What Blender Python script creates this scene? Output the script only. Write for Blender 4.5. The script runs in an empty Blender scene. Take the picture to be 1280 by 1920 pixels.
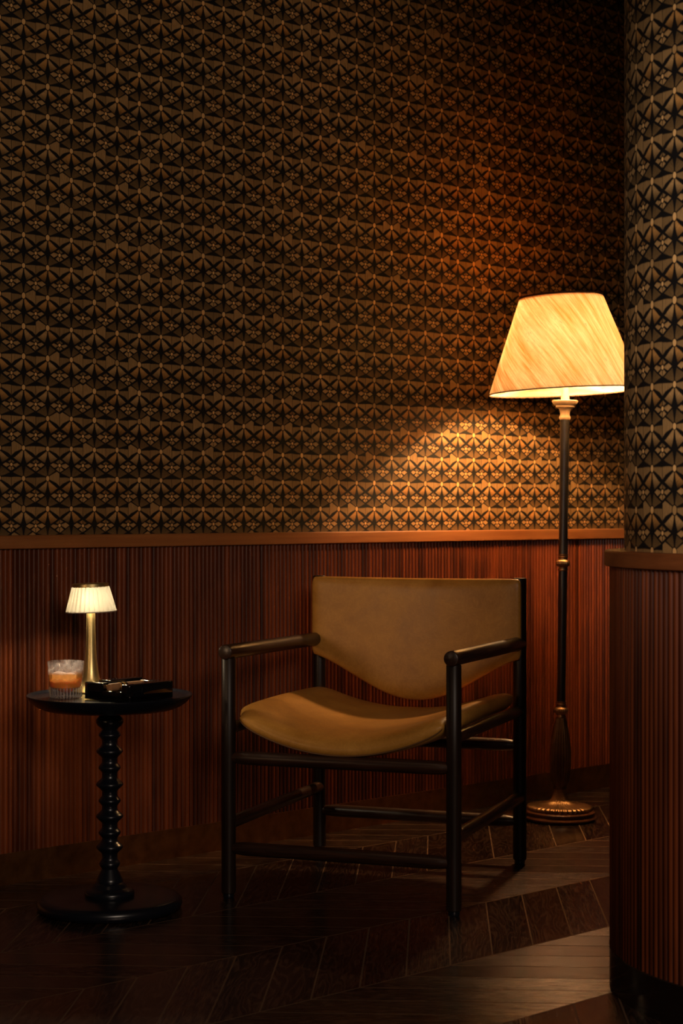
import bpy, bmesh, math, random
from mathutils import Vector, Matrix
random.seed(7)
PI = math.pi
scene = bpy.context.scene
COL = scene.collection

# ------------------------------------------------------------------ camera
F = 3320.0                       # focal length in pixels of the 1920 px frame
cam_data = bpy.data.cameras.new('camera')
cam = bpy.data.objects.new('camera', cam_data); COL.objects.link(cam)
cam.location = (0, 0, 1.0); cam.rotation_euler = (PI / 2, 0, 0)
cam_data.sensor_fit = 'VERTICAL'; cam_data.sensor_height = 36.0
cam_data.lens = F / 1920 * 36.0
cam_data.shift_y = -5 / 1920
cam_data.clip_start = 0.05
cam_data.dof.use_dof = True
cam_data.dof.focus_distance = 4.5
cam_data.dof.aperture_fstop = 5.6
scene.camera = cam

# ------------------------------------------------------------------ world, light, exposure
world = bpy.data.worlds.new('world'); scene.world = world; world.use_nodes = True
world.node_tree.nodes['Background'].inputs[0].default_value = (1.0, .72, .5, 1)
world.node_tree.nodes['Background'].inputs[1].default_value = 0.006
vs = scene.view_settings
vs.view_transform = 'Standard'; vs.look = 'None'; vs.gamma = 1.0; vs.exposure = 0.0
vs.use_curve_mapping = False
cy = scene.cycles
cy.max_bounces = 8; cy.diffuse_bounces = 3; cy.glossy_bounces = 4; cy.transmission_bounces = 8
cy.transparent_max_bounces = 32; cy.caustics_reflective = False; cy.sample_clamp_indirect = 10.0
cy.use_denoising = True


def spot(name, loc, target, power, color, angle, blend, radius):
    l = bpy.data.lights.new(name, 'SPOT')
    l.energy = power; l.color = color; l.spot_size = math.radians(angle); l.spot_blend = blend
    l.shadow_soft_size = radius
    o = bpy.data.objects.new(name, l); COL.objects.link(o)
    o.location = loc
    o.rotation_euler = (Vector(target) - Vector(loc)).to_track_quat('-Z', 'Y').to_euler()
    return o


# recessed ceiling spot over the seating corner
spot('ceiling_spot', (-.75, 3.0, 3.15), (.08, 4.85, .62), 7, (1, .66, .40), 40, .9, .05)
# soft light from the rest of the room
def area(name, loc, target, sx, sy, power, color):
    l = bpy.data.lights.new(name, 'AREA'); l.shape = 'RECTANGLE'; l.size = sx; l.size_y = sy
    l.energy = power; l.color = color
    o = bpy.data.objects.new(name, l); COL.objects.link(o)
    o.location = loc
    o.rotation_euler = (Vector(target) - Vector(loc)).to_track_quat('-Z', 'Y').to_euler()


area('room_light', (1.25, -.9, 2.3), (.5, 4.0, 1.6), 1.4, .9, 62, (1, .78, .60))
spot('room_spot', (-2.0, 1.6, 1.5), (.60, 3.7, .85), 30, (1, .66, .40), 30, 1.0, .10)
spot('room_spot', (-.55, -.8, 2.2), (.98, 3.6, 1.45), 430, (1, .90, .84), 21, 1.0, .25)
spot('room_spot', (-1.95, 2.0, 1.12), (.12, 5.1, .70), 58, (1, .62, .34), 17, 1.0, .22)


# ------------------------------------------------------------------ helpers
def link(name, mesh, parent=None, mat=None):
    o = bpy.data.objects.new(name, mesh); COL.objects.link(o)
    if parent is not None:
        o.parent = parent
    if mat is not None:
        mesh.materials.append(mat)
    return o


def obj(name, bm, mat, parent=None, smooth=True, angle=40, loc=None):
    me = bpy.data.meshes.new(name)
    bmesh.ops.recalc_face_normals(bm, faces=bm.faces[:])
    bm.to_mesh(me); bm.free()
    if smooth:
        me.polygons.foreach_set('use_smooth', [True] * len(me.polygons))
        me.set_sharp_from_angle(angle=math.radians(angle))
    if me.uv_layers:
        me.uv_layers[0].name = 'UVMap'
    o = link(name, me, parent, mat)
    if loc is not None:
        o.location = loc
    return o


def thing(name, label, cat, loc=(0, 0, 0), rot=(0, 0, 0), group=None):
    o = bpy.data.objects.new(name, None); COL.objects.link(o)
    o.empty_display_size = .05
    o.location = loc; o.rotation_euler = rot
    return tag(o, label, cat, group)


def tag(o, label, cat, group=None):
    o['label'] = label; o['category'] = cat
    if group:
        o['group'] = group
    return o


def struct(o):
    o['kind'] = 'structure'
    return o


def lathe(bm, prof, seg=48, axis=(0, 0), rfun=None, close=False):
    """prof: list of (r, z); rfun(r, z, angle) may modulate the radius."""
    rings = []
    for r, z in prof:
        if r < 1e-6:
            rings.append([bm.verts.new((axis[0], axis[1], z))])
        else:
            ring = []
            for k in range(seg):
                a = 2 * PI * k / seg
                rr = rfun(r, z, a) if rfun else r
                ring.append(bm.verts.new((axis[0] + rr * math.cos(a), axis[1] + rr * math.sin(a), z)))
            rings.append(ring)
    pairs = list(zip(rings[:-1], rings[1:]))
    if close:
        pairs.append((rings[-1], rings[0]))
    for A, B in pairs:
        for k in range(seg):
            k2 = (k + 1) % seg
            if len(A) == 1 and len(B) == 1:
                continue
            if len(A) == 1:
                bm.faces.new((A[0], B[k], B[k2]))
            elif len(B) == 1:
                bm.faces.new((A[k], A[k2], B[0]))
            else:
                bm.faces.new((A[k], A[k2], B[k2], B[k]))
    return bm


def rod(bm, p0, p1, prof, seg=24):
    """a turned rod from p0 to p1; prof: list of (fraction along, radius), capped at both ends."""
    p0 = Vector(p0); p1 = Vector(p1)
    ax = (p1 - p0); L = ax.length; ax.normalize()
    q = ax.to_track_quat('Z', 'Y')
    rings = []
    for f, r in prof:
        rings.append([bm.verts.new(p0 + ax * (f * L) + q @ Vector((r * math.cos(2 * PI * k / seg), r * math.sin(2 * PI * k / seg), 0))) for k in range(seg)])
    for A, B in zip(rings[:-1], rings[1:]):
        for k in range(seg):
            bm.faces.new((A[k], A[(k + 1) % seg], B[(k + 1) % seg], B[k]))
    bm.faces.new(rings[0][::-1]); bm.faces.new(rings[-1])
    return bm


def dowel(p0, p1, r, bev=.003):
    """cylinder with softened ends."""
    L = (Vector(p1) - Vector(p0)).length; b = bev / L
    return rod(bmesh.new(), p0, p1, [(0, r - bev), (b * .4, r - bev * .3), (b, r), (.25, r), (.5, r), (.75, r), (1 - b, r), (1 - b * .4, r - bev * .3), (1, r - bev)])


def box(bm, x0, x1, y0, y1, z0, z1, bev=0.0, seg=3):
    b = bmesh.new()
    vs_ = [b.verts.new((x, y, z)) for z in (z0, z1) for y in (y0, y1) for x in (x0, x1)]
    for f in ((0, 2, 3, 1), (4, 5, 7, 6), (0, 1, 5, 4), (1, 3, 7, 5), (3, 2, 6, 7), (2, 0, 4, 6)):
        b.faces.new([vs_[i] for i in f])
    if bev:
        bmesh.ops.bevel(b, geom=b.edges[:], offset=bev, segments=seg, affect='EDGES', profile=.5)
    me = bpy.data.meshes.new('tmp'); b.to_mesh(me); b.free()
    bm.from_mesh(me); bpy.data.meshes.remove(me)
    return bm


# ------------------------------------------------------------------ shader expression helper
class NT:
    def __init__(self, name):
        self.mat = bpy.data.materials.new(name); self.mat.use_nodes = True
        self.t = self.mat.node_tree; self.n = self.t.nodes; self.l = self.t.links
        self.bsdf = self.n['Principled BSDF']; self.out = self.n['Material Output']

    def node(self, typ, **kw):
        nd = self.n.new(typ)
        for k, v in kw.items():
            setattr(nd, k, v)
        return nd

    def put(self, sock, v):
        if isinstance(v, E):
            self.l.new(v.s, sock)
        elif isinstance(v, bpy.types.NodeSocket):
            self.l.new(v, sock)
        else:
            sock.default_value = v

    def m(self, op, a, b=None, c=None, clamp=False):
        nd = self.n.new('ShaderNodeMath'); nd.operation = op; nd.use_clamp = clamp
        for i, v in enumerate((a, b, c)):
            if v is not None:
                self.put(nd.inputs[i], v)
        return E(self, nd.outputs[0])

    def uv(self):
        nd = self.n.new('ShaderNodeUVMap'); nd.uv_map = 'UVMap'
        s = self.n.new('ShaderNodeSeparateXYZ'); self.l.new(nd.outputs[0], s.inputs[0])
        return E(self, s.outputs[0]), E(self, s.outputs[1])

    def objco(self):
        nd = self.n.new('ShaderNodeTexCoord')
        s = self.n.new('ShaderNodeSeparateXYZ'); self.l.new(nd.outputs['Object'], s.inputs[0])
        return E(self, s.outputs[0]), E(self, s.outputs[1]), E(self, s.outputs[2])

    def vec(self, x, y, z=0.0):
        nd = self.n.new('ShaderNodeCombineXYZ')
        for i, v in enumerate((x, y, z)):
            self.put(nd.inputs[i], v)
        return nd.outputs[0]

    def noise(self, vec, scale=1.0, detail=3.0, rough=.55, dist=0.0):
        nd = self.n.new('ShaderNodeTexNoise'); self.put(nd.inputs['Vector'], vec)
        nd.inputs['Scale'].default_value = scale; nd.inputs['Detail'].default_value = detail
        nd.inputs['Roughness'].default_value = rough; nd.inputs['Distortion'].default_value = dist
        return E(self, nd.outputs[0])

    def white(self, vec):
        nd = self.n.new('ShaderNodeTexWhiteNoise'); nd.noise_dimensions = '3D'
        self.put(nd.inputs['Vector'], vec)
        return E(self, nd.outputs['Value'])

    def mix(self, f, a, b):
        nd = self.n.new('ShaderNodeMix'); nd.data_type = 'RGBA'
        self.put(nd.inputs[0], f); self.put(nd.inputs[6], a); self.put(nd.inputs[7], b)
        return nd.outputs[2]

    def scale_col(self, col, f):
        nd = self.n.new('ShaderNodeMix'); nd.data_type = 'RGBA'; nd.blend_type = 'MULTIPLY'
        nd.inputs[0].default_value = 1.0
        self.put(nd.inputs[6], col)
        self.put(nd.inputs[7], self.vec(f, f, f))
        return nd.outputs[2]

    def bump(self, h, strength=.3, dist=.001):
        nd = self.n.new('ShaderNodeBump'); nd.inputs['Strength'].default_value = strength
        nd.inputs['Distance'].default_value = dist; self.put(nd.inputs['Height'], h)
        self.l.new(nd.outputs[0], self.bsdf.inputs['Normal'])

    def set(self, **kw):
        for k, v in kw.items():
            self.put(self.bsdf.inputs[k.replace('_', ' ')], v)
        return self.mat


class E:
    def __init__(self, t, s): self.t = t; self.s = s
    def __add__(self, o): return self.t.m('ADD', self, o)
    def __radd__(self, o): return self.t.m('ADD', o, self)
    def __sub__(self, o): return self.t.m('SUBTRACT', self, o)
    def __rsub__(self, o): return self.t.m('SUBTRACT', o, self)
    def __mul__(self, o): return self.t.m('MULTIPLY', self, o)
    def __rmul__(self, o): return self.t.m('MULTIPLY', o, self)
    def __truediv__(self, o): return self.t.m('DIVIDE', self, o)
    def __neg__(self): return self.t.m('MULTIPLY', self, -1.0)
    def abs(self): return self.t.m('ABSOLUTE', self)
    def floor(self): return self.t.m('FLOOR', self)
    def frac(self): return self.t.m('FRACT', self)
    def max(self, o): return self.t.m('MAXIMUM', self, o)
    def min(self, o): return self.t.m('MINIMUM', self, o)
    def pow(self, o): return self.t.m('POWER', self, o)
    def sin(self): return self.t.m('SINE', self)
    def gt(self, o): return self.t.m('GREATER_THAN', self, o)
    def clamp(self): return self.t.m('ADD', self, 0.0, clamp=True)
    def soft(self, w): return self.t.m('MULTIPLY_ADD', self, 1.0 / w, .5, clamp=True)   # 0..1 step at 0, width w
    def pingpong(self, o): return self.t.m('PINGPONG', self, o)


def simple(name, col, rough=.5, metal=0.0, coat=0.0, **kw):
    t = NT(name)
    t.set(Base_Color=(*col, 1), Roughness=rough, Metallic=metal, Coat_Weight=coat, **kw)
    return t.mat


# ---- wallpaper
PH, PV = .0760, .0821


def wallpaper_mat():
    t = NT('wallpaper')
    U, V = t.uv()
    x = U * (1 / PH); y = V * (1 / PV)
    wob = t.noise(t.vec(U, V, 0.0), 14.0, 2.0) - .5          # hand drawn wobble
    y = y + wob * .10
    xi = (x + .5).floor(); yi = (y + .5).floor()
    u = x - xi; v = y - yi; a = u.abs()
    side = u.gt(0.0)
    rnd = t.white(t.vec(xi, yi, 0.3))
    jit = t.white(t.vec(xi + side * .37, yi, 1.7)) - .5
    yf = y + .555
    fi = (yf + .5).floor(); e2 = yf - fi; e1 = .5 - a
    rf = t.white(t.vec(x.floor(), fi, 7.7))
    jf = t.white(t.vec(x.floor() + side * .37, fi, 5.1)) - .5
    # arms of the big star
    k = (v.abs() * 2.0).clamp().pow(2.2)
    ink = (k * .108 + .018 - a).soft(.03)
    flap = jit.gt(.34)
    vc = a * (.20 + flap * .36) + .035 + jit * .03
    ta = (a * 2.0).pow(1.6) * (.074 - flap * .05) + .019
    ink = ink.max((ta - (v - vc).abs()).soft(.03))
    vl = jit * .03 - (a * .56 + .035)
    tl = a * .16 * ((.56 - a) * 5.0).clamp() + .022
    ink = ink.max((tl - (v - vl).abs()).soft(.03))
    # small flower in its diamond
    dd = e1 * (1 / .43) + e2.abs() * (1 / .252)
    border = (.120 - (dd - 1.0).abs()).soft(.06)
    inside = (1.0 - dd).soft(.06)
    fc = e1 * e1 * (1 / .0026) + e2 * e2 * (1 / .0030)
    g = (.013 - e1).soft(.016)
    g = g.max((e1 * .13 + .014 - (e2 - e1 * .42 - .01 - jf * .04).abs()).soft(.025))
    g = g.max((e1 * .14 + .016 - (e2 + e1 * .62 - jf * .04).abs()).soft(.025))
    top = (e2 - e1 * .42).gt(0.0)
    g = g.max((dd - (.86 - top * .12 + jf * .16 + (rf - .5) * .12)).soft(.08))
    cen = (1.0 - fc).soft(.5)
    g = g.max((2.3 - fc).soft(.6)) * (1.0 - cen)
    seam = (.009 - e1).soft(.012)
    big = ink.max(border).max(seam)
    hs = rnd * .5 + .75
    hc = (a * a * (1 / .0056) + v * v * (1 / .0086)) / hs
    hub = (1.0 - hc).soft(.35)
    big = big.max((1.7 - hc).soft(.4)) * (1.0 - hub)
    inkall = big + (g - big) * inside
    # tone of the tan areas, with pen hatching
    hatch = t.noise(t.vec(U * 750.0, V * 40.0, xi), 1.0, 2.0)
    sg = side * 2.0 - 1.0
    hatch2 = t.noise(t.vec((U * sg - V) * 560.0, (U * sg + V) * 40.0, yi), 1.0, 2.0)
    k_up = (v - vc).soft(.05)
    k_dn = (vl - v).soft(.05)
    tone = .68 + jit * .36
    tone = tone + k_up * ((.44 - v * .55) - tone)
    tone = tone + k_dn * ((1.05 - (-v - .22).max(0.0) * 3.4 + jit * .2) - tone)
    petal = .92 - (e2 - e1 * .3).soft(.12) * .36 + jf * .25
    tone = tone + inside * (petal - tone)
    kite = (k_up + k_dn).clamp() * (1.0 - inside)
    tone = tone.max(.06) * (.30 + (hatch + (hatch2 - hatch) * kite) * 1.15)
    hubtone = 1.6 - rnd.gt(.86) * .7
    lit = hub.max(cen * inside)
    tone = tone + lit * (hubtone - tone)
    warm = t.white(t.vec(xi + side * .5, yi, 4.0)).gt(.5) * k_dn
    tan = t.mix(warm, (.48, .266, .096, 1), (.50, .235, .064, 1))
    tan = t.scale_col(tan, tone)
    col = t.mix(inkall.clamp(), tan, (.0080, .0065, .0060, 1))
    t.set(Base_Color=col, Roughness=.6, Specular_IOR_Level=.22)
    return t.mat


def wood_mat(name, dark, light, grain=(60, 60, 3), rough=.4, coat=.0, spec=.5, reed=None, bump=.15):
    """grain stretches along the object's local Z unless scales say otherwise"""
    t = NT(name)
    x, y, z = t.objco()
    v = t.vec(x * float(grain[0]), y * float(grain[1]), z * float(grain[2]))
    n1 = t.noise(v, 1.0, 5.0, .6, .3)
    n2 = t.noise(t.vec(x * 2.1, y * 2.1, z * 1.3), 1.0, 2.0)
    f = ((n1 - .5) * 1.7 + .5 + (n2 - .5) * .7)
    if reed:
        U, V = t.uv()
        cell = (U * (1.0 / reed)).floor()
        r1 = t.white(t.vec(cell, 0.0, 0.0)); r2 = t.noise(t.vec(cell * .9, V * 2.2, 0.0), 1.0, 3.0, .6)
        f = f * .5 + (r1 - .5) * .45 + .20 + (r2 - .5) * 1.1
    f = f.clamp()
    col = t.mix(f, (*dark, 1), (*light, 1))
    t.set(Base_Color=col, Roughness=rough, Coat_Weight=coat, Coat_Roughness=.2, Specular_IOR_Level=spec)
    if bump:
        t.bump(n1, bump, .0008)
    return t.mat


M = {}
M['paper'] = wallpaper_mat()
M['reed'] = wood_mat('reeded_wood', (.024, .0044, .0015), (.255, .055, .0125), (70, 70, 2.2), .36, 0, .4, reed=.0147, bump=0)
M['rail'] = wood_mat('rail_wood', (.13, .036, .010), (.27, .085, .024), (9, 9, 60), .45, 0, .3)
M['base'] = wood_mat('baseboard_wood', (.040, .015, .007), (.13, .05, .020), (6, 6, 60), .30, 0, .5)
M['base_dark'] = wood_mat('dark_baseboard', (.010, .006, .0045), (.022, .011, .007), (6, 6, 40), .13, 0, .6, bump=0)
M['wenge'] = wood_mat('dark_oak', (.0035, .0022, .0018), (.022, .0095, .0052), (160, 160, 9), .40, 0, .28, bump=.3)
M['black'] = simple('black_lacquer', (.007, .008, .013), .27, 0, .0)
M['gloss'] = simple('black_glaze', (.004, .004, .005), .06, 0, .6)
M['polemetal'] = simple('dark_pole_metal', (.012, .010, .009), .34, .0)
M['plaster'] = simple('dark_plaster', (.05, .035, .025), .8)


def leather_mat():
    t = NT('tan_leather')
    x, y, z = t.objco()
    v = t.vec(x, y, z)
    big = t.noise(v, 7.0, 4.0, .6, .4)
    fine = t.noise(v, 300.0, 3.0, .6)
    cr = t.noise(v, 26.0, 6.0, .7, 1.6)
    vein = (cr - .5).abs()
    f = ((big - .5) * 2.2 + .5 + (.04 - vein).max(0.0) * 7.0 + (fine - .5) * .3).clamp()
    col = t.mix(f, (.36, .150, .022, 1), (.60, .290, .056, 1))
    t.set(Base_Color=col, Roughness=.38 + (big - .5) * .25, Specular_IOR_Level=.34)
    t.bump(fine * .6 + cr * .8, .25, .0012)
    return t.mat


M['leather'] = leather_mat()
M['piping'] = simple('leather_piping', (.13, .06, .02), .5)


def brass_mat(name, a, b, rough, freq=260.0):
    t = NT(name)
    x, y, z = t.objco()
    n = t.noise(t.vec(x * freq, y * freq, z * freq * .05), 1.0, 3.0)
    p = t.noise(t.vec(x, y, z), 30.0, 3.0)
    col = t.mix((p * 1.4 - .2).clamp(), (*a, 1), (*b, 1))
    t.set(Base_Color=col, Metallic=1.0, Roughness=(n - .5) * .15 + rough)
    return t.mat


M['brass'] = brass_mat('brushed_brass', (.74, .55, .22), (.90, .72, .34), .36)
M['old_brass'] = brass_mat('antique_brass', (.26, .14, .06), (.46, .28, .13), .40, 40.0)
M['bronze'] = brass_mat('dark_bronze', (.10, .055, .025), (.22, .12, .05), .42, 40.0)
M['plinth'] = wood_mat('plinth_wood', (.05, .018, .009), (.14, .05, .02), (30, 30, 30), .25)
M['pale_wood'] = wood_mat('pale_turned_wood', (.30, .20, .11), (.48, .34, .20), (120, 120, 8), .5)


D3 = (.74368, .66853); N3 = (.66853, -.74368)


def floor_mat(W, tB, s0, P):
    t = NT('oak_chevron')
    s, q = t.uv()
    k = (q - tB) * (1 / W)
    ki = k.floor()
    zz = (q - tB).pingpong(W)
    c = (s + zz - s0) * (1 / P)
    ci = c.floor()
    fr = c.frac()
    r = t.white(t.vec(ci, ki, .5))
    r2 = t.white(t.vec(ci, ki, 3.5))
    along = q * 1.414
    acr = (s + zz) * .707
    wv = t.noise(t.vec(acr * 12.0 + r * 30.0, along * 2.2 + r2 * 17.0, r * 9.0), 1.0, 3.0, .5, .2)
    rings = t.m('FRACT', wv * 17.0)
    line = (.16 - (rings - .5).abs()).soft(.2)
    pore = t.noise(t.vec(acr * 420.0, along * 12.0, r * 9.0), 1.0, 3.0, .6)
    lite = (line * .55 * (.4 + pore) + (pore - .45).max(0.0) * 1.2).clamp()
    base = t.mix(r, (.0042, .0029, .0026, 1), (.0100, .0063, .0048, 1))
    col = t.mix(lite, base, (.070, .038, .022, 1))
    seam = ((fr - .5).abs() - .480).soft(.012)
    kf = (k.frac() - .5).abs()
    seam2 = (kf - .4945).soft(.004)
    gap = seam.max(seam2)
    col = t.mix(gap * .85, col, (.14, .082, .050, 1))
    # the brushed grain spreads reflections across each plank
    par = (ki * .5).frac().gt(.25)
    sg = par * -2.0 + 1.0
    tx = D3[0] + sg * N3[0]; ty = D3[1] + sg * N3[1]
    t.set(Base_Color=col, Roughness=.185 + pore * .12 + (r2 - .5) * .06, Specular_IOR_Level=((pore * 1.15 + line * .3 + r * .3 - .15) * (1.0 - gap)).clamp(), Specular_Tint=(1, .62, .54, 1), Anisotropic=.6, Tangent=t.vec(tx, ty, 0.0))
    t.bump(pore * .7 + line * .3 - gap * .15, .25, .0012)
    return t.mat


# ------------------------------------------------------------------ the room
D = Vector((.74368, .66853)); N = Vector((.66853, -.74368)); T0 = -4.0975


def wp(s, o, z):
    """point at s along the wall, o in front of the baseboard face, height z"""
    p = D * s + N * (T0 + o)
    return Vector((p.x, p.y, z))


def uv_layer(bm):
    return bm.loops.layers.uv.verify()


def wall_strip(bm, s0, s1, prof, loop=True):
    """extrude a profile of (o, z) along the wall."""
    A = [bm.verts.new(wp(s0, o, z)) for o, z in prof]
    B = [bm.verts.new(wp(s1, o, z)) for o, z in prof]
    n = len(prof)
    for k in range(n if loop else n - 1):
        k2 = (k + 1) % n
        bm.faces.new((A[k], B[k], B[k2], A[k2]))
    if loop:
        bm.faces.new(A[::-1]); bm.faces.new(B)
    return bm


S0, S1 = 1.2, 7.2
ZR0, ZR1 = .8945, .9305      # dado rail
ZB = .0845                  # baseboard height
CEIL = 3.2
OWP = -.024                 # wallpaper plane

# floor
bm = bmesh.new(); L = uv_layer(bm)
f = bm.faces.new([bm.verts.new(p) for p in ((-5, -2.5, 0), (6, -2.5, 0), (6, 8.5, 0), (-5, 8.5, 0))])
for lp in f.loops:
    c = Vector((lp.vert.co.x, lp.vert.co.y)); lp[L].uv = (c.dot(D), c.dot(N))
W_CH = .377
floor = struct(obj('floor', bm, floor_mat(W_CH, -3.105, 2.745, .135), smooth=False))
# ceiling
bm = bmesh.new(); box(bm, -5, 6, -2.5, 8.5, CEIL, CEIL + .1)
struct(obj('ceiling', bm, M['plaster'], smooth=False))
# back wall with wallpaper
bm = bmesh.new(); L = uv_layer(bm)
wall_strip(bm, S0, S1, [(OWP, 0), (OWP, CEIL), (OWP - .12, CEIL), (OWP - .12, 0)])
for f in bm.faces:
    for lp in f.loops:
        c = Vector((lp.vert.co.x, lp.vert.co.y)); lp[L].uv = (c.dot(D) - 2.5535, lp.vert.co.z - 1.0012)
struct(obj('wall_back', bm, M['paper'], smooth=False))


def along_wall(name, mat, prof, s0, s1, frame=True):
    """object whose local x runs along the wall, for grain"""
    bm = bmesh.new()
    A = [bm.verts.new((s0, o, z)) for o, z in prof]; B = [bm.verts.new((s1, o, z)) for o, z in prof]
    n = len(prof)
    for k in range(n):
        k2 = (k + 1) % n
        bm.faces.new((A[k], B[k], B[k2], A[k2]))
    bm.faces.new(A[::-1]); bm.faces.new(B)
    o = obj(name, bm, mat, angle=30)
    place_wall(o)
    return struct(o)


def place_wall(o):
    # local (s, o, z) -> world
    m = Matrix(((D.x, N.x, 0, 0), (D.y, N.y, 0, 0), (0, 0, 1, 0), (0, 0, 0, 1)))
    m.translation = Vector((N.x * T0, N.y * T0, 0))
    o.matrix_world = m


def wood_along_x(name, dark, light, rough):
    return wood_mat(name, dark, light, (2.0, 60, 60), rough)


M['rail_x'] = wood_along_x('rail_wood_long', (.20, .060, .016), (.38, .145, .042), .40)
M['base_x'] = wood_along_x('baseboard_long', (.030, .010, .0045), (.11, .042, .015), .34)
RO = .012
along_wall('trim_1', M['rail_x'], [(OWP, ZR0), (RO - .002, ZR0), (RO, ZR0 + .002), (RO, ZR1 - .003), (RO - .003, ZR1), (OWP, ZR1)], S0, S1)
M['base_metal'] = brass_mat('bronze_skirting', (.15, .055, .017), (.40, .17, .055), .46, 30.0)
along_wall('baseboard_back', M['base_metal'], [(OWP, 0), (0, 0), (0, ZB), (OWP, ZB)], S0, S1)
# reeded wainscot
PITCH = .0147
bm = bmesh.new(); L = uv_layer(bm)
n_reed = int((S1 - S0) / PITCH)
pts = []
RD = .0072
for i in range(n_reed):
    s = S0 + i * PITCH
    pts.append((s, -.0010 - RD))
    for fr in (.10, .2, .35, .5, .65, .8, .90):
        hgt = math.sqrt(max(0, 1 - ((fr - .5) / .44) ** 2))
        pts.append((s + fr * PITCH, -.0010 - RD * (1 - hgt)))
pts.append((S0 + n_reed * PITCH, -.0010 - RD))
lo = [bm.verts.new((s, o, ZB + .0)) for s, o in pts]; hi = [bm.verts.new((s, o, ZR0)) for s, o in pts]
for k in range(len(pts) - 1):
    f = bm.faces.new((lo[k], lo[k + 1], hi[k + 1], hi[k]))
    for lp in f.loops:
        lp[L].uv = (lp.vert.co.x - S0 + (.0001 if lp.vert in (lo[k], hi[k]) else -.0001), lp.vert.co.z)
bl = [bm.verts.new((pts[0][0], OWP, ZB)), bm.verts.new((pts[-1][0], OWP, ZB)), bm.verts.new((pts[-1][0], OWP, ZR0)), bm.verts.new((pts[0][0], OWP, ZR0))]
bm.faces.new((bl[0], bl[3], bl[2], bl[1]))
bm.faces.new([bl[0], bl[1]] + lo[::-1]); bm.faces.new([bl[2], bl[3]] + hi)
bm.faces.new((bl[0], lo[0], hi[0], bl[3])); bm.faces.new((bl[1], bl[2], hi[-1], lo[-1]))
o = obj('trim_2', bm, M['reed'], angle=60); place_wall(o); struct(o)

# curved wall end on the right
CX, CY, RC = 1.033, 3.686, .470
RW = RC - .0305
CR0, CR1 = .8815, .9140
CZB = .083


def cyl_uv(bm, r, z0, z1, seg=192, zoff=0.0, uoff=0.0, cap=True):
    L = uv_layer(bm)
    lo = []; hi = []
    for k in range(seg):
        a = 2 * PI * k / seg
        lo.append(bm.verts.new((r * math.cos(a), r * math.sin(a), z0)))
        hi.append(bm.verts.new((r * math.cos(a), r * math.sin(a), z1)))
    for k in range(seg):
        k2 = (k + 1) % seg
        f = bm.faces.new((lo[k], lo[k2], hi[k2], hi[k]))
        us = (k * 2 * PI / seg, (k + 1) * 2 * PI / seg)
        for lp, (uu, zz) in zip(f.loops, ((us[0], z0), (us[1], z0), (us[1], z1), (us[0], z1))):
            lp[L].uv = (uu * r - uoff, zz - zoff)
    if cap:
        bm.faces.new(lo[::-1]); bm.faces.new(hi)
    return bm


# arc position of a flower hub seen at pixel x=1238
Zh = 3.45; ph = Vector(((1238 - 640) / F * Zh - CX, Zh - CY)); ah = math.atan2(ph.y, ph.x) % (2 * PI)
bm = cyl_uv(bmesh.new(), RW, 0, CEIL, zoff=.9985, uoff=ah * RW)
bmesh.ops.recalc_face_normals(bm, faces=bm.faces[:])
struct(obj('wall_right', bm, M['paper'], angle=60, loc=(CX, CY, 0)))
bm = lathe(bmesh.new(), [(RW, CR0), (RC + .009, CR0), (RC + .0115, CR0 + .002), (RC + .0115, CR1 - .003), (RC + .0085, CR1), (RW, CR1)], 192, close=True)
struct(obj('trim_3', bm, M['rail'], angle=35, loc=(CX, CY, 0)))
bm = lathe(bmesh.new(), [(RW, 0), (RC + .001, 0), (RC + .001, CZB - .002), (RC - .001, CZB), (RW, CZB)], 192, close=True)
struct(obj('baseboard_right', bm, M['base_dark'], angle=35, loc=(CX, CY, 0)))
bm = bmesh.new(); L = uv_layer(bm)
nr = int(round(2 * PI * RC / PITCH)); lo = []; hi = []; us = []
for i in range(nr):
    for fr in (0.0, .10, .2, .35, .5, .65, .8, .90):
        hgt = 0 if fr == 0 else math.sqrt(max(0, 1 - ((fr - .5) / .44) ** 2))
        a = 2 * PI * (i + fr) / nr; r = RC - RD * (1 - hgt)
        lo.append(bm.verts.new((r * math.cos(a), r * math.sin(a), CZB))); hi.append(bm.verts.new((r * math.cos(a), r * math.sin(a), CR0)))
        us.append((i + fr) * PITCH)
us.append(nr * PITCH)
ring_n = len(lo)
for k in range(ring_n):
    k2 = (k + 1) % ring_n
    f = bm.faces.new((lo[k], lo[k2], hi[k2], hi[k]))
    for lp, (uu, zz) in zip(f.loops, ((us[k] + .0001, CZB), (us[k + 1] - .0001, CZB), (us[k + 1] - .0001, CR0), (us[k] + .0001, CR0))):
        lp[L].uv = (uu, zz)
struct(obj('trim_4', bm, M['reed'], angle=60, loc=(CX, CY, 0)))

# ------------------------------------------------------------------ floor lamp
LX, LY = .703, 5.71
lamp = thing('floor_lamp', 'tall lit floor lamp with tapered linen shade and dark pole in the corner', 'lamp', (LX, LY, 0), (0, math.radians(.75), 0))
obj('plinth', lathe(bmesh.new(), [(0, 0), (.108, 0), (.114, .004), (.1165, .010), (.114, .015), (.111, .018), (.113, .022), (.112, .028), (.106, .032), (0, .032)], 72), M['plinth'], lamp)


def flute(n, depth, z0, z1):
    def fn(r, z, a):
        k = 1.0 if z0 <= z <= z1 else 0.0
        return r * (1 - k * depth * (.5 + .5 * math.cos(n * a)) ** .6)
    return fn


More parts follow.
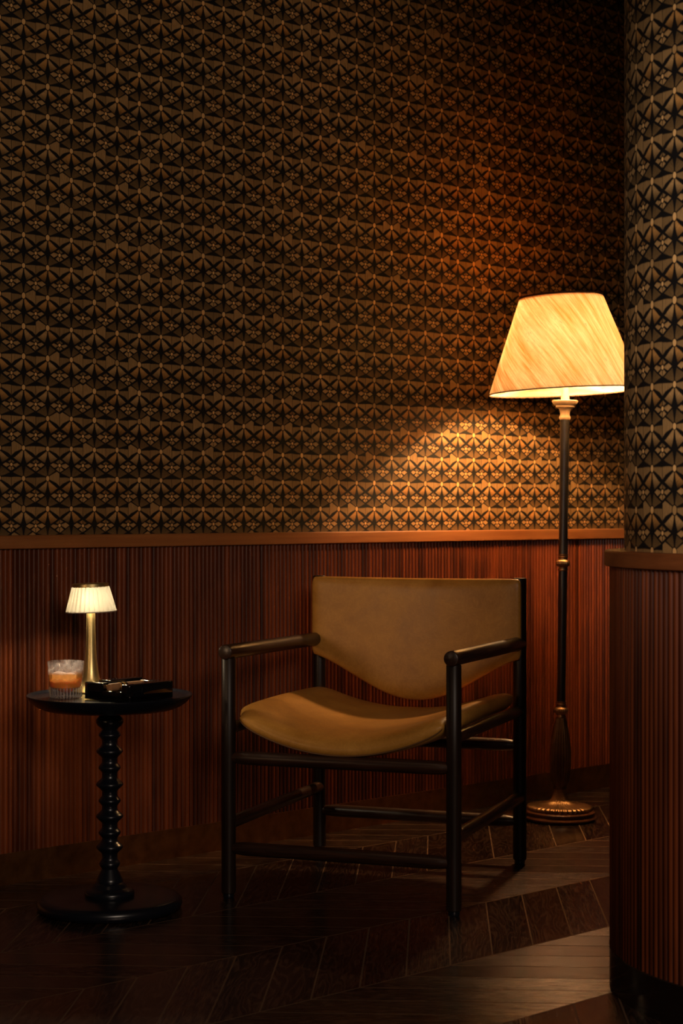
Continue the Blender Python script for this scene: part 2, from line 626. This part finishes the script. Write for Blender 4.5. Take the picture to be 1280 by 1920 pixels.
bm = lathe(bmesh.new(), [(.098, .033), (.1065, .034), (.1075, .040), (.105, .045), (.085, .0475), (.060, .050), (.042, .055), (.030, .064), (.0225, .078), (.019, .092), (.0185, .100), (0, .100)], 240,
           rfun=lambda r, z, a: r * (1 - .055 * (.5 + .5 * math.cos(40 * a)) ** .7) if z < .099 else r)
foot = obj('fluted_foot', bm, M['old_brass'], lamp, angle=60)
bm = lathe(bmesh.new(), [(0, .099), (.020, .099), (.0215, .103), (.0195, .107), (.021, .110), (.029, .125), (.033, .150), (.035, .185), (.0345, .215), (.031, .250), (.0255, .285), (.019, .315), (.014, .335), (.0115, .347), (.0115, .352), (0, .352)], 192,
           rfun=lambda r, z, a: r * (1 - .07 * (.5 + .5 * math.cos(24 * a)) ** .7) if .109 < z < .34 else r)
obj('baluster', bm, M['bronze'], lamp, angle=60)


def collar(z, name='collar'):
    pr = [(0, 0), (.013, 0), (.0165, .004), (.0155, .009), (.0135, .013), (.015, .015), (.020, .018), (.0235, .024), (.0235, .030), (.020, .035), (.0165, .037), (.0150, .040), (.0150, .044), (.0165, .0455), (.0165, .049), (.015, .051), (.0165, .053), (.0165, .056), (0, .056)]
    bm = lathe(bmesh.new(), [(r, z + h) for r, h in pr], 144, rfun=lambda r, zz, a: r * (1 - .07 * (.5 + .5 * math.cos(24 * a))) if r > .0195 else r)
    return obj(name, bm, M['old_brass'], lamp, angle=60)


collar(.325)
obj('pole', lathe(bmesh.new(), [(0, .380), (.0140, .380), (.0142, .806), (0, .806)], 40), M['polemetal'], lamp)
collar(.800)
obj('pole', lathe(bmesh.new(), [(0, .855), (.0143, .855), (.0150, 1.292), (0, 1.292)], 40), M['polemetal'], lamp)
obj('finial_cup', lathe(bmesh.new(), [(0, 1.289), (.0165, 1.289), (.0185, 1.294), (.0180, 1.298), (.0155, 1.301), (.0150, 1.308), (.0165, 1.318), (.0205, 1.325), (.029, 1.3285), (.030, 1.331), (.0285, 1.334), (.036, 1.338), (.0415, 1.345), (.0420, 1.350), (.039, 1.351), (0, 1.350)], 64), M['pale_wood'], lamp)
obj('candle_sleeve', lathe(bmesh.new(), [(0, 1.349), (.0145, 1.349), (.0135, 1.356), (.0110, 1.385), (.0095, 1.43), (.013, 1.445), (.013, 1.485), (0, 1.485)], 40), M['pale_wood'], lamp)


def bulb_mat(name, col, strength):
    t = NT(name)
    em = t.node('ShaderNodeEmission'); em.inputs[0].default_value = (*col, 1); em.inputs[1].default_value = strength
    t.l.new(em.outputs[0], t.out.inputs[0])
    return t.mat


# the shade tilts a little on its fitter: a pivot part
TILT = math.radians(-3.3)
ZS0, ZS1, RS0, RS1 = 1.379, 1.684, .2455, .134


def linen_mat():
    t = NT('linen_shade')
    U, V = t.uv()              # the shade's cloth rolled out flat, in metres
    ca, sa = math.cos(.53), math.sin(.53)
    a = U * ca + V * sa; b = V * ca - U * sa
    slub = t.noise(t.vec(a * 300.0, b * 9.0, 0.0), 1.0, 4.0, .65)
    slub2 = t.noise(t.vec(a * 75.0, b * 4.0, 4.0), 1.0, 4.0, .6)
    blot = t.noise(t.vec(a * 16.0, b * 7.0, 9.0), 1.0, 3.0, .55)
    fleck = t.noise(t.vec(a * 420.0, b * 45.0, 7.0), 1.0, 3.0, .6)
    weave = (U * 3600.0).sin() * .05 + (V * 3600.0).sin() * .05
    f = ((slub - .5) * 2.0 + (slub2 - .5) * 2.2 + (blot - .5) * .9 + .60 + weave).clamp()
    dark = ((fleck - .57) * 7.0).clamp() * ((slub2 - .46) * 6.0).clamp()
    c = t.mix(f, (.68, .40, .15, 1), (.95, .92, .78, 1))
    c = t.mix(dark * .85, c, (.22, .09, .02, 1))
    df = t.node('ShaderNodeBsdfDiffuse'); t.l.new(c, df.inputs[0])
    tr = t.node('ShaderNodeBsdfTranslucent'); t.l.new(t.scale_col(c, .85), tr.inputs[0])
    mx = t.node('ShaderNodeMixShader'); mx.inputs[0].default_value = .36
    t.l.new(df.outputs[0], mx.inputs[1]); t.l.new(tr.outputs[0], mx.inputs[2])
    t.l.new(mx.outputs[0], t.out.inputs[0])
    return t.mat


M['linen'] = linen_mat()
piv = Matrix.Translation((0, 0, ZS0)) @ Matrix.Rotation(TILT, 4, 'Y')
bm = bmesh.new(); L = uv_layer(bm)
seg = 96; rows = 12; th = .0012
for inner in (0, 1):
    grid = []
    for j in range(rows + 1):
        fz = j / rows; r = RS0 + (RS1 - RS0) * fz - inner * th
        grid.append([bm.verts.new((r * math.cos(2 * PI * k / seg), r * math.sin(2 * PI * k / seg), (ZS1 - ZS0) * fz)) for k in range(seg)])
    for j in range(rows):
        for k in range(seg):
            k2 = (k + 1) % seg
            f = bm.faces.new((grid[j][k], grid[j][k2], grid[j + 1][k2], grid[j + 1][k]))
            for lp, (kk, jj) in zip(f.loops, ((k, j), (k + 1, j), (k + 1, j + 1), (k, j + 1))):
                slant = math.hypot(RS0 - RS1, ZS1 - ZS0); apex = slant * RS0 / (RS0 - RS1)
                rho = apex - slant * jj / rows
                phi = (kk / seg * 2 * PI - 1.5 * PI) * (RS0 - RS1) / slant
                lp[L].uv = (rho * math.sin(phi), -rho * math.cos(phi))
    if inner:
        for k in range(seg):
            k2 = (k + 1) % seg
            bm.faces.new((g0[0][k], g0[0][k2], grid[0][k2], grid[0][k])); bm.faces.new((g0[-1][k], g0[-1][k2], grid[-1][k2], grid[-1][k]))
    g0 = grid
shade = obj('lamp_shade', bm, M['linen'], lamp, angle=60); shade.matrix_local = piv
M['trimcloth'] = simple('shade_trim', (.10, .045, .02), .8)
for nm, r, z in (('shade_rim', RS0, 0), ('shade_rim', RS1, ZS1 - ZS0)):
    w = .0009 if z == 0 else .0018
    bm = lathe(bmesh.new(), [(r - .002, z - .0015), (r + w, z - .0015), (r + w * .7, z + .002 + (0 if z == 0 else .002)), (r - .002, z + .002)], 96, close=True)
    rm = obj(nm, bm, M['trimcloth'], shade, angle=60)
# unseen cloth disc closing the top, added to soften the light going up
M['diffuser'] = M['linen']
bm = lathe(bmesh.new(), [(0, ZS1 - ZS0 - .012), (RS1 - .003, ZS1 - ZS0 - .012), (RS1 - .003, ZS1 - ZS0 - .0105), (0, ZS1 - ZS0 - .0105)], 96)
t = NT('added_diffuser')
df = t.node('ShaderNodeBsdfDiffuse'); df.inputs[0].default_value = (.75, .62, .42, 1)
tr = t.node('ShaderNodeBsdfTranslucent'); tr.inputs[0].default_value = (.85, .60, .28, 1)
mx = t.node('ShaderNodeMixShader'); mx.inputs[0].default_value = .72
t.l.new(df.outputs[0], mx.inputs[1]); t.l.new(tr.outputs[0], mx.inputs[2]); t.l.new(mx.outputs[0], t.out.inputs[0])
M['diffuser'] = t.mat
obj('added_diffuser', bm, M['diffuser'], shade)
bz = 1.545
bm = lathe(bmesh.new(), [(0, 1.484), (.012, 1.484), (.014, 1.50), (.024, 1.525), (.030, bz), (.027, bz + .018), (.016, bz + .030), (0, bz + .034)], 32)
obj('bulb', bm, bulb_mat('warm_bulb', (1, .72, .32), 60), lamp)
pl = bpy.data.lights.new('floor_lamp_light', 'POINT'); pl.energy = 64; pl.color = (1, .57, .255); pl.shadow_soft_size = .034
plo = bpy.data.objects.new('floor_lamp_light', pl); COL.objects.link(plo)
plo.parent = lamp; plo.location = (.012, -.040, bz)

# ------------------------------------------------------------------ armchair
TH = -.3427; CW, CD = .6015, .672
chair = thing('armchair', 'tan leather sling armchair with dark round wooden frame', 'chair', (.1059, 4.774, 0), (0, 0, TH))
hx, hy = CW / 2, CD / 2
LR = .0188
HF, HB = .618, .806
for sx in (-1, 1):
    for sy in (-1, 1):
        top = HF if sy < 0 else HB
        bm = rod(bmesh.new(), (sx * hx, sy * hy, .012), (sx * hx, sy * hy, top), [(0, LR - .003), (.004, LR), (.3, LR), (.6, LR), (.996, LR), (1, LR - .002)])
        lg = obj('leg', bm, M['wenge'], chair)
        g = obj('foot_glide', lathe(bmesh.new(), [(0, 0), (.013, 0), (.0145, .003), (.0145, .0125), (0, .0125)], 24, (sx * hx, sy * hy)), M['black'], lg)
M['wenge_y'] = wood_mat('dark_oak_deep', (.005, .0024, .0017), (.050, .018, .0075), (160, 9, 160), .33, 0, .5, bump=.3)  # lighter than the legs: lamplight on the side rails put into the colour
M['wenge_x'] = wood_mat('dark_oak_wide', (.005, .0024, .0017), (.050, .018, .0075), (9, 160, 160), .36, 0, .5, bump=.3)
for sx in (-1, 1):
    obj('armrest', dowel((sx * hx, -hy - .026, .634), (sx * hx, hy - .004, .622), .0192), M['wenge_y'], chair)
    obj('seat_rail', dowel((sx * hx, -hy, .437), (sx * hx, hy, .433), .0150), M['wenge_y'], chair)
    obj('stretcher', dowel((sx * hx, -hy, .192), (sx * hx, hy, .188), .0165), M['wenge_y'], chair)


def bar_x(y, z, r):
    tip = .78
    return rod(bmesh.new(), (-hx, y, z), (hx, y, z), [(0, r * tip), (.030, r * tip), (.045, r * .9), (.07, r * .98), (.1, r), (.35, r), (.65, r), (.9, r), (.93, r * .98), (.955, r * .9), (.97, r * tip), (1, r * tip)])


obj('stretcher', bar_x(-hy, .362, .0175), M['wenge_x'], chair)
obj('stretcher', bar_x(-hy, .129, .0175), M['wenge_x'], chair)
obj('stretcher', bar_x(hy, .335, .0175), M['wenge_x'], chair)
obj('stretcher', bar_x(hy, .120, .0175), M['wenge_x'], chair)


def pad(fn, ns, nt):
    """closed cushion: fn(s, t, side) -> point, s,t in [-1,1], side +1/-1"""
    bm = bmesh.new(); G = {}
    for side in (1, -1):
        for i in range(ns + 1):
            for j in range(nt + 1):
                s = -1 + 2 * i / ns; tt = -1 + 2 * j / nt
                s = math.copysign(1 - (1 - abs(s)) ** 1.6, s); tt = math.copysign(1 - (1 - abs(tt)) ** 1.6, tt)
                edge = i in (0, ns) or j in (0, nt)
                if edge and side == -1:
                    G[(side, i, j)] = G[(1, i, j)]
                else:
                    G[(side, i, j)] = bm.verts.new(fn(s, tt, side))
        for i in range(ns):
            for j in range(nt):
                q = [G[(side, i, j)], G[(side, i + 1, j)], G[(side, i + 1, j + 1)], G[(side, i, j + 1)]]
                bm.faces.new(q if side > 0 else q[::-1])
    return bm


def infl(s, t, p=7):
    return max(0.0, 1 - abs(s) ** p) ** .5 * max(0.0, 1 - abs(t) ** p) ** .5


def rcorner(s, t, k=.02, kp=12):
    return s * (1 - k * abs(t) ** kp), t * (1 - k * abs(s) ** kp)


BT = .017


def back_fn(s, t, side):
    # s across, t: -1 bottom .. 1 top
    zt = .806 - .004 * (1 - s * s)
    zb = .575 - .122 * (.5 + .5 * math.cos(PI * s)) ** .72
    s2, t2 = rcorner(s, t, .025, 14)
    z = zb + (zt - zb) * (t2 + 1) / 2
    x = s2 * (hx + .012)
    y = hy - LR - .012 + .030 * (1 - s * s) * (.5 + .5 * (t + 1) / 2)
    h = BT * infl(s, t, 12)
    # slight roll at the top edge
    return Vector((x, y - side * h, z))


back = obj('backrest', pad(back_fn, 40, 28), M['leather'], chair, angle=80)
ST = .028


def seat_mid(s, t):
    a = abs(s)
    z = .404 + .072 * a ** 2.0
    z += .010 * (t + 1) / 2 * (1 - a)
    front = max(0.0, (-t - .55) / .45)
    z -= .012 * front ** 2
    z += .006 * math.cos(t * PI / 2) * a
    return z


def seat_fn(s, t, side):
    s2, t2 = rcorner(s, t, .03, 12)
    y = -hy - .010 + (t2 + 1) / 2 * (CD + .010 - LR - .003)
    k = min(1.0, max(0.0, (y + hy - .022) / .060)); k = k * k * (3 - 2 * k)
    x = s2 * (hx - LR - .003 + k * (LR + .001))
    z = seat_mid(s, t)
    h = ST * infl(s, t, 14)
    dz = .144 * s / (hx) * 1.0      # slope of the sling for the normal offset
    nx = -dz / math.sqrt(1 + dz * dz); nz = 1 / math.sqrt(1 + dz * dz)
    return Vector((x + nx * h * side, y, z + nz * h * side))


seat = obj('seat', pad(seat_fn, 44, 40), M['leather'], chair, angle=80)
# piping along the seat's front lower edge
bm = bmesh.new()
prev = None
N_ = 48; pr = .0022
rings = []
for i in range(N_ + 1):
    s = -.985 + 1.97 * i / N_
    p = seat_fn(s, -.985, -1); p = Vector((p.x, p.y - .001, p.z - .001))
    rings.append([bm.verts.new(p + Vector((0, pr * math.cos(2 * PI * k / 8), pr * math.sin(2 * PI * k / 8)))) for k in range(8)])
for A, B in zip(rings[:-1], rings[1:]):
    for k in range(8):
        bm.faces.new((A[k], A[(k + 1) % 8], B[(k + 1) % 8], B[k]))
bm.faces.new(rings[0]); bm.faces.new(rings[-1][::-1])
obj('piping', bm, M['piping'], seat)

# ------------------------------------------------------------------ side table
TX, TY = -.581, 4.44
table = thing('side_table', 'round black pedestal side table with bobbin turned column', 'table', (TX, TY, 0))
obj('base', lathe(bmesh.new(), [(0, 0), (.172, 0), (.179, .005), (.1815, .013), (.180, .022), (.173, .029), (.160, .0315), (0, .0315)], 96), M['black'], table)
prof = [(0, .031), (.060, .031), (.0625, .037), (.0615, .044), (.056, .049), (.048, .051), (.043, .055), (.040, .061), (.033, .066), (.0335, .071), (.031, .076)]
beads = [(.112, .0265), (.154, .0345), (.190, .0285), (.231, .035), (.270, .0285), (.311, .035), (.353, .0285), (.394, .0345), (.435, .0285)]
neck = .0195
for zb, rb in beads:
    hh = .0125 if rb > .03 else .0095
    for dz in (-1.35, -1.0, -.7, -.4, -.15, .15, .4, .7, 1.0, 1.35):
        k = max(0, 1 - abs(dz) ** 1.25 * .78) if abs(dz) < 1.3 else 0
        prof.append((neck + (rb - neck) * k, zb + dz * hh))
for p in ((.022, .452), (.030, .458), (.0345, .466), (.034, .474), (.027, .482), (.024, .487), (.034, .492), (.05, .499), (.05, .503), (0, .503)):
    prof.append(p)
obj('pedestal', lathe(bmesh.new(), prof, 64), M['black'], table, angle=50)
TZ = .5310
obj('tabletop', lathe(bmesh.new(), [(0, .500), (.150, .500), (.164, .5015), (.180, .508), (.194, .518), (.203, .528), (.2068, .5335), (.2072, .5355), (.2055, .5370), (.2025, .5365), (.2000, .5345), (.1970, .5318), (.194, TZ), (0, TZ)], 128), M['black'], table, angle=50)

# ------------------------------------------------------------------ table lamp
tl = thing('table_lamp', 'small lit brass table lamp with white pleated shade on the round table', 'lamp', (-.643, 4.545, TZ + .0006))
obj('stem', lathe(bmesh.new(), [(0, 0), (.050, 0), (.0505, .003), (.047, .007), (.036, .014), (.0275, .024), (.0225, .036), (.0185, .056), (.0155, .080), (.0135, .112), (.012, .150), (.0113, .190), (.0113, .212), (.008, .214), (.008, .226), (0, .226)], 64), M['brass'], tl, angle=50)


def pleat_mat():
    t = NT('pleated_shade')
    df = t.node('ShaderNodeBsdfDiffuse'); df.inputs[0].default_value = (.80, .74, .60, 1)
    tr = t.node('ShaderNodeBsdfTranslucent'); tr.inputs[0].default_value = (.46, .45, .41, 1)
    mx = t.node('ShaderNodeMixShader'); mx.inputs[0].default_value = .5
    t.l.new(df.outputs[0], mx.inputs[1]); t.l.new(tr.outputs[0], mx.inputs[2]); t.l.new(mx.outputs[0], t.out.inputs[0])
    return t.mat


NPL = 30; per = 10
zs0, zs1, rs0, rs1 = .206, .2700, .0655, .0480
bm = bmesh.new()
gr = []
for inner in (0, 1):
    g = []
    for j in range(9):
        fz = j / 8
        ring = []
        for k in range(NPL * per):
            ph_ = (k % per) / per
            saw = ph_ / .8 if ph_ < .8 else (1 - ph_) / .2          # knife pleats
            r = rs0 + (rs1 - rs0) * fz - inner * .0012 - .0040 * (1 - saw) * (1 - .35 * fz)
            a = 2 * PI * k / (NPL * per)
            ring.append(bm.verts.new((r * math.cos(a), r * math.sin(a), zs0 + (zs1 - zs0) * fz)))
        g.append(ring)
    for j in range(8):
        for k in range(NPL * per):
            k2 = (k + 1) % (NPL * per)
            bm.faces.new((g[j][k], g[j][k2], g[j + 1][k2], g[j + 1][k]))
    gr.append(g)
for j in (0, 8):
    for k in range(NPL * per):
        k2 = (k + 1) % (NPL * per)
        bm.faces.new((gr[0][j][k], gr[0][j][k2], gr[1][j][k2], gr[1][j][k]))
sh = obj('lamp_shade', bm, pleat_mat(), tl, angle=50)
sh.matrix_local = Matrix.Translation((0, 0, .238)) @ Matrix.Rotation(math.radians(-1.8), 4, 'Y') @ Matrix.Translation((0, 0, -.238))
M['trim_grey'] = simple('shade_binding', (.35, .28, .22), .8)
obj('shade_rim', lathe(bmesh.new(), [(rs0 - .0035, zs0 - .001), (rs0 + .0004, zs0 - .001), (rs0 + .0003, zs0 + .0012), (rs0 - .0035, zs0 + .0012)], 128, close=True), M['trim_grey'], sh)
cap = obj('shade_cap', lathe(bmesh.new(), [(0, zs1 - .001), (.0455, zs1 - .001), (.0465, zs1), (.0465, zs1 + .0075), (.0455, zs1 + .0085), (.040, zs1 + .0087), (0, zs1 + .0087)], 96), M['brass'], sh)
obj('bulb', lathe(bmesh.new(), [(0, .2255), (.010, .2255), (.014, .232), (.0155, .240), (.014, .248), (.008, .254), (0, .256)], 32), bulb_mat('small_bulb', (1, .82, .52), 18), tl)
for k in range(3):                 # lamp's light as added points around the bulb, brightening the stem
    pl = bpy.data.lights.new('table_lamp_light', 'POINT'); pl.energy = 1.15; pl.color = (1, .80, .54); pl.shadow_soft_size = .009
    plo = bpy.data.objects.new('table_lamp_light', pl); COL.objects.link(plo); plo.parent = tl
    an = math.radians(-90 + 120 * k); plo.location = (.036 * math.cos(an), .036 * math.sin(an), .236)

# ------------------------------------------------------------------ whisky glass
GX, GY = -.6875, 4.415
def thin_glass(name, tint, gloss, haze, haze_col, rough=.03, hazemask=None):
    """clear thin material: straight-through part, mirror part and a milky part"""
    t = NT(name)
    tp = t.node('ShaderNodeBsdfTransparent'); tp.inputs[0].default_value = (*tint, 1)
    gs = t.node('ShaderNodeBsdfGlossy'); gs.inputs['Roughness'].default_value = rough
    lw = t.node('ShaderNodeLayerWeight'); lw.inputs[0].default_value = .5
    fac = (E(t, lw.outputs['Facing']).pow(5.0) * .9 + .04) * gloss
    m1 = t.node('ShaderNodeMixShader'); t.put(m1.inputs[0], fac.clamp())
    t.l.new(tp.outputs[0], m1.inputs[1]); t.l.new(gs.outputs[0], m1.inputs[2])
    df = t.node('ShaderNodeBsdfDiffuse'); df.inputs[0].default_value = (*haze_col, 1)
    tr = t.node('ShaderNodeBsdfTranslucent'); tr.inputs[0].default_value = (*haze_col, 1)
    m2 = t.node('ShaderNodeMixShader'); m2.inputs[0].default_value = .6
    t.l.new(df.outputs[0], m2.inputs[1]); t.l.new(tr.outputs[0], m2.inputs[2])
    m3 = t.node('ShaderNodeMixShader')
    hz = hazemask(t) * haze if hazemask else haze
    t.put(m3.inputs[0], hz)
    t.l.new(m1.outputs[0], m3.inputs[1]); t.l.new(m2.outputs[0], m3.inputs[2])
    t.l.new(m3.outputs[0], t.out.inputs[0])
    return t.mat


def frost_glints(t):
    # condensation on the bowl, rib glints at the foot painted as milky stripes
    x, y, z = t.objco()
    n = t.noise(t.vec(x, y, z), 75.0, 3.0)
    bowl = ((n - .34) * 2.2).clamp() * (z - .026).soft(.004) * (.092 - z).soft(.03)
    ang = t.m('ARCTAN2', y, x)
    rib_glint = ((ang * 32.0).sin() - .35).soft(.5) * (.026 - z).soft(.003)
    return (bowl * (z - .061).soft(.010) * .8 + rib_glint * 1.2 + .05).clamp()


def spots(t):
    x, y, z = t.objco()
    return (t.noise(t.vec(x, y, z), 120.0, 4.0) * .8 + .5).clamp()


M['glass'] = thin_glass('clear_glass', (.97, .96, .96), 1.2, .55, (.95, .88, .86), .03, frost_glints)
def cloudy(t):
    x, y, z = t.objco()
    n = t.noise(t.vec(x, y, z), 90.0, 2.0) - .5
    return ((.044 - z + n * .012) * 90.0 + .45).clamp()


M['whisky'] = thin_glass('whisky', (.99, .80, .48), .6, .18, (1.0, .55, .14))
wt = M['whisky'].node_tree                                   # clear at the top, deep scattering amber below
pb = wt.nodes['Principled BSDF']
pb.inputs['Base Color'].default_value = (1.0, .42, .05, 1); pb.inputs['Roughness'].default_value = .1
pb.inputs['Subsurface Weight'].default_value = 1.0; pb.inputs['Subsurface Radius'].default_value = (1.0, .45, .08)
pb.inputs['Subsurface Scale'].default_value = .06
w = NT.__new__(NT); w.mat = M['whisky']; w.t = wt; w.n = wt.nodes; w.l = wt.links
outn = wt.nodes['Material Output']; first = outn.inputs[0].links[0].from_socket
mxs = w.node('ShaderNodeMixShader'); w.put(mxs.inputs[0], cloudy(w))
w.l.new(first, mxs.inputs[1]); w.l.new(pb.outputs[0], mxs.inputs[2]); w.l.new(mxs.outputs[0], outn.inputs[0])
M['ice'] = thin_glass('ice', (.9, .9, .9), .8, .7, (.97, .93, .92), .2, spots)
RB, RT, GH = .0405, .0452, .090


def ro(z): return RB + (RT - RB) * z / GH


seg = 160
gprof = [(0, .0), (ro(0) - .003, 0), (ro(0), .003), (ro(.015), .015), (ro(.024), .024), (ro(.028), .028), (ro(.05), .05), (ro(.088), .088), (ro(.09) - .0008, .090), (ro(.09) - .0016, .0898), (ro(.05) - .0020, .05), (ro(.028) - .0026, .0285), (ro(.026) - .006, .0245), (.018, .0165), (.004, .0095), (0, .0088)]
bm = lathe(bmesh.new(), gprof, seg, rfun=lambda r, z, a: r * (1 - .020 * (.5 + .5 * math.cos(32 * a))) if (.001 < z < .0255 and r > .0385) else r)
gl = obj('tumbler', bm, M['glass'], loc=(GX, GY, TZ + .0004), angle=60)
tag(gl, 'ribbed clear glass tumbler on the left of the round table', 'glass')
e_ = .0004
wprof = [(0, .0088 + e_), (.004 - e_, .0095 + e_ * 1.3), (.018 - e_, .0165 + e_ * 1.3), (ro(.026) - .0064, .0245 + e_ * 1.2), (ro(.028) - .0026 - e_, .0288), (ro(.05) - .0020 - e_, .05), (ro(.060) - .0018 - e_, .0600), (0, .0600)]
wh = obj('whisky', lathe(bmesh.new(), wprof, 96), M['whisky'], loc=(GX, GY, TZ + .0004), angle=60)
tag(wh, 'amber whisky filling the lower part of the tumbler', 'drink')
for (ix, iy, iz, rz, lab) in ((.012, -.010, .0475, .5, 'clearer square ice cube on the right in the tumbler'), (-.018, .008, .0485, 1.1, 'cloudy ice cube on the left in the tumbler')):
    bm = box(bmesh.new(), -.0135, .0135, -.0135, .0135, -.0135, .0135, .0035, 3)
    for v in bm.verts:
        v.co *= 1 + random.uniform(-.015, .015)
    ic = obj('ice_cube', bm, M['ice'], loc=(GX + ix, GY + iy, TZ + iz)); ic.rotation_euler = (.12, -.1, rz)
    tag(ic, lab, 'ice', 'ice cubes in the tumbler')

# ------------------------------------------------------------------ ashtray and cigar
AX, AY = -.527, 4.392            # centre
AT = math.radians(-37)
A = .155; hA = A / 2; AH = .0425
ash = thing('ashtray', 'glossy black square cigar ashtray on the right of the round table', 'ashtray', (AX, AY, TZ + .0006), (0, 0, AT))
bm = bmesh.new()
box(bm, -hA, hA, -hA, hA, 0, .016, .003)
box(bm, -hA, -.012, -hA, hA, .001, AH, .0035)                 # wide left block
box(bm, hA - .030, hA, -hA, hA, .001, AH, .0035)              # right block
box(bm, -hA + .01, hA - .01, hA - .026, hA, .001, AH - .001, .0035)   # rear wall
box(bm, -hA + .01, hA - .01, -hA, -hA + .026, .001, .024, .0035)      # low front lip
obj('dish', bm, M['gloss'], ash, angle=40)
bm = box(bmesh.new(), -hA + .020, -.016, -hA + .030, hA - .012, AH - .001, AH + .004, .0015)
obj('rest', bm, M['gloss'], ash, angle=40)

t = NT('cigar_leaf')
x, y, z = t.objco()
n = t.noise(t.vec(x * 200.0, y * 30.0, z * 200.0), 1.0, 4.0)
t.set(Base_Color=t.mix(n, (.26, .11, .04, 1), (.50, .26, .115, 1)), Roughness=.7); M['cigar'] = t.mat
t = NT('cigar_band')
x, y, z = t.objco()
st = (y * 420.0).sin().soft(.5)
t.set(Base_Color=t.mix(st, (.05, .02, .01, 1), (.75, .42, .10, 1)), Roughness=.35, Metallic=.5); M['band'] = t.mat
cg = thing('cigar', 'brown cigar with gold band resting across the black ashtray', 'cigar', (AX, AY, TZ + .0006), (0, 0, AT))
bm = rod(bmesh.new(), (.018, -hA - .012, .0345), (.018, hA - .045, .0335), [(0, .006), (.01, .0085), (.04, .0096), (.3, .0100), (.7, .0100), (.94, .0096), (.985, .008), (1, .005)])
obj('body', bm, M['cigar'], cg)
bm = rod(bmesh.new(), (.018, -hA + .022, .0345), (.018, -hA + .048, .0342), [(0, .0100), (.01, .0104), (.5, .0105), (.99, .0104), (1, .0100)])
obj('band', bm, M['band'], cg)
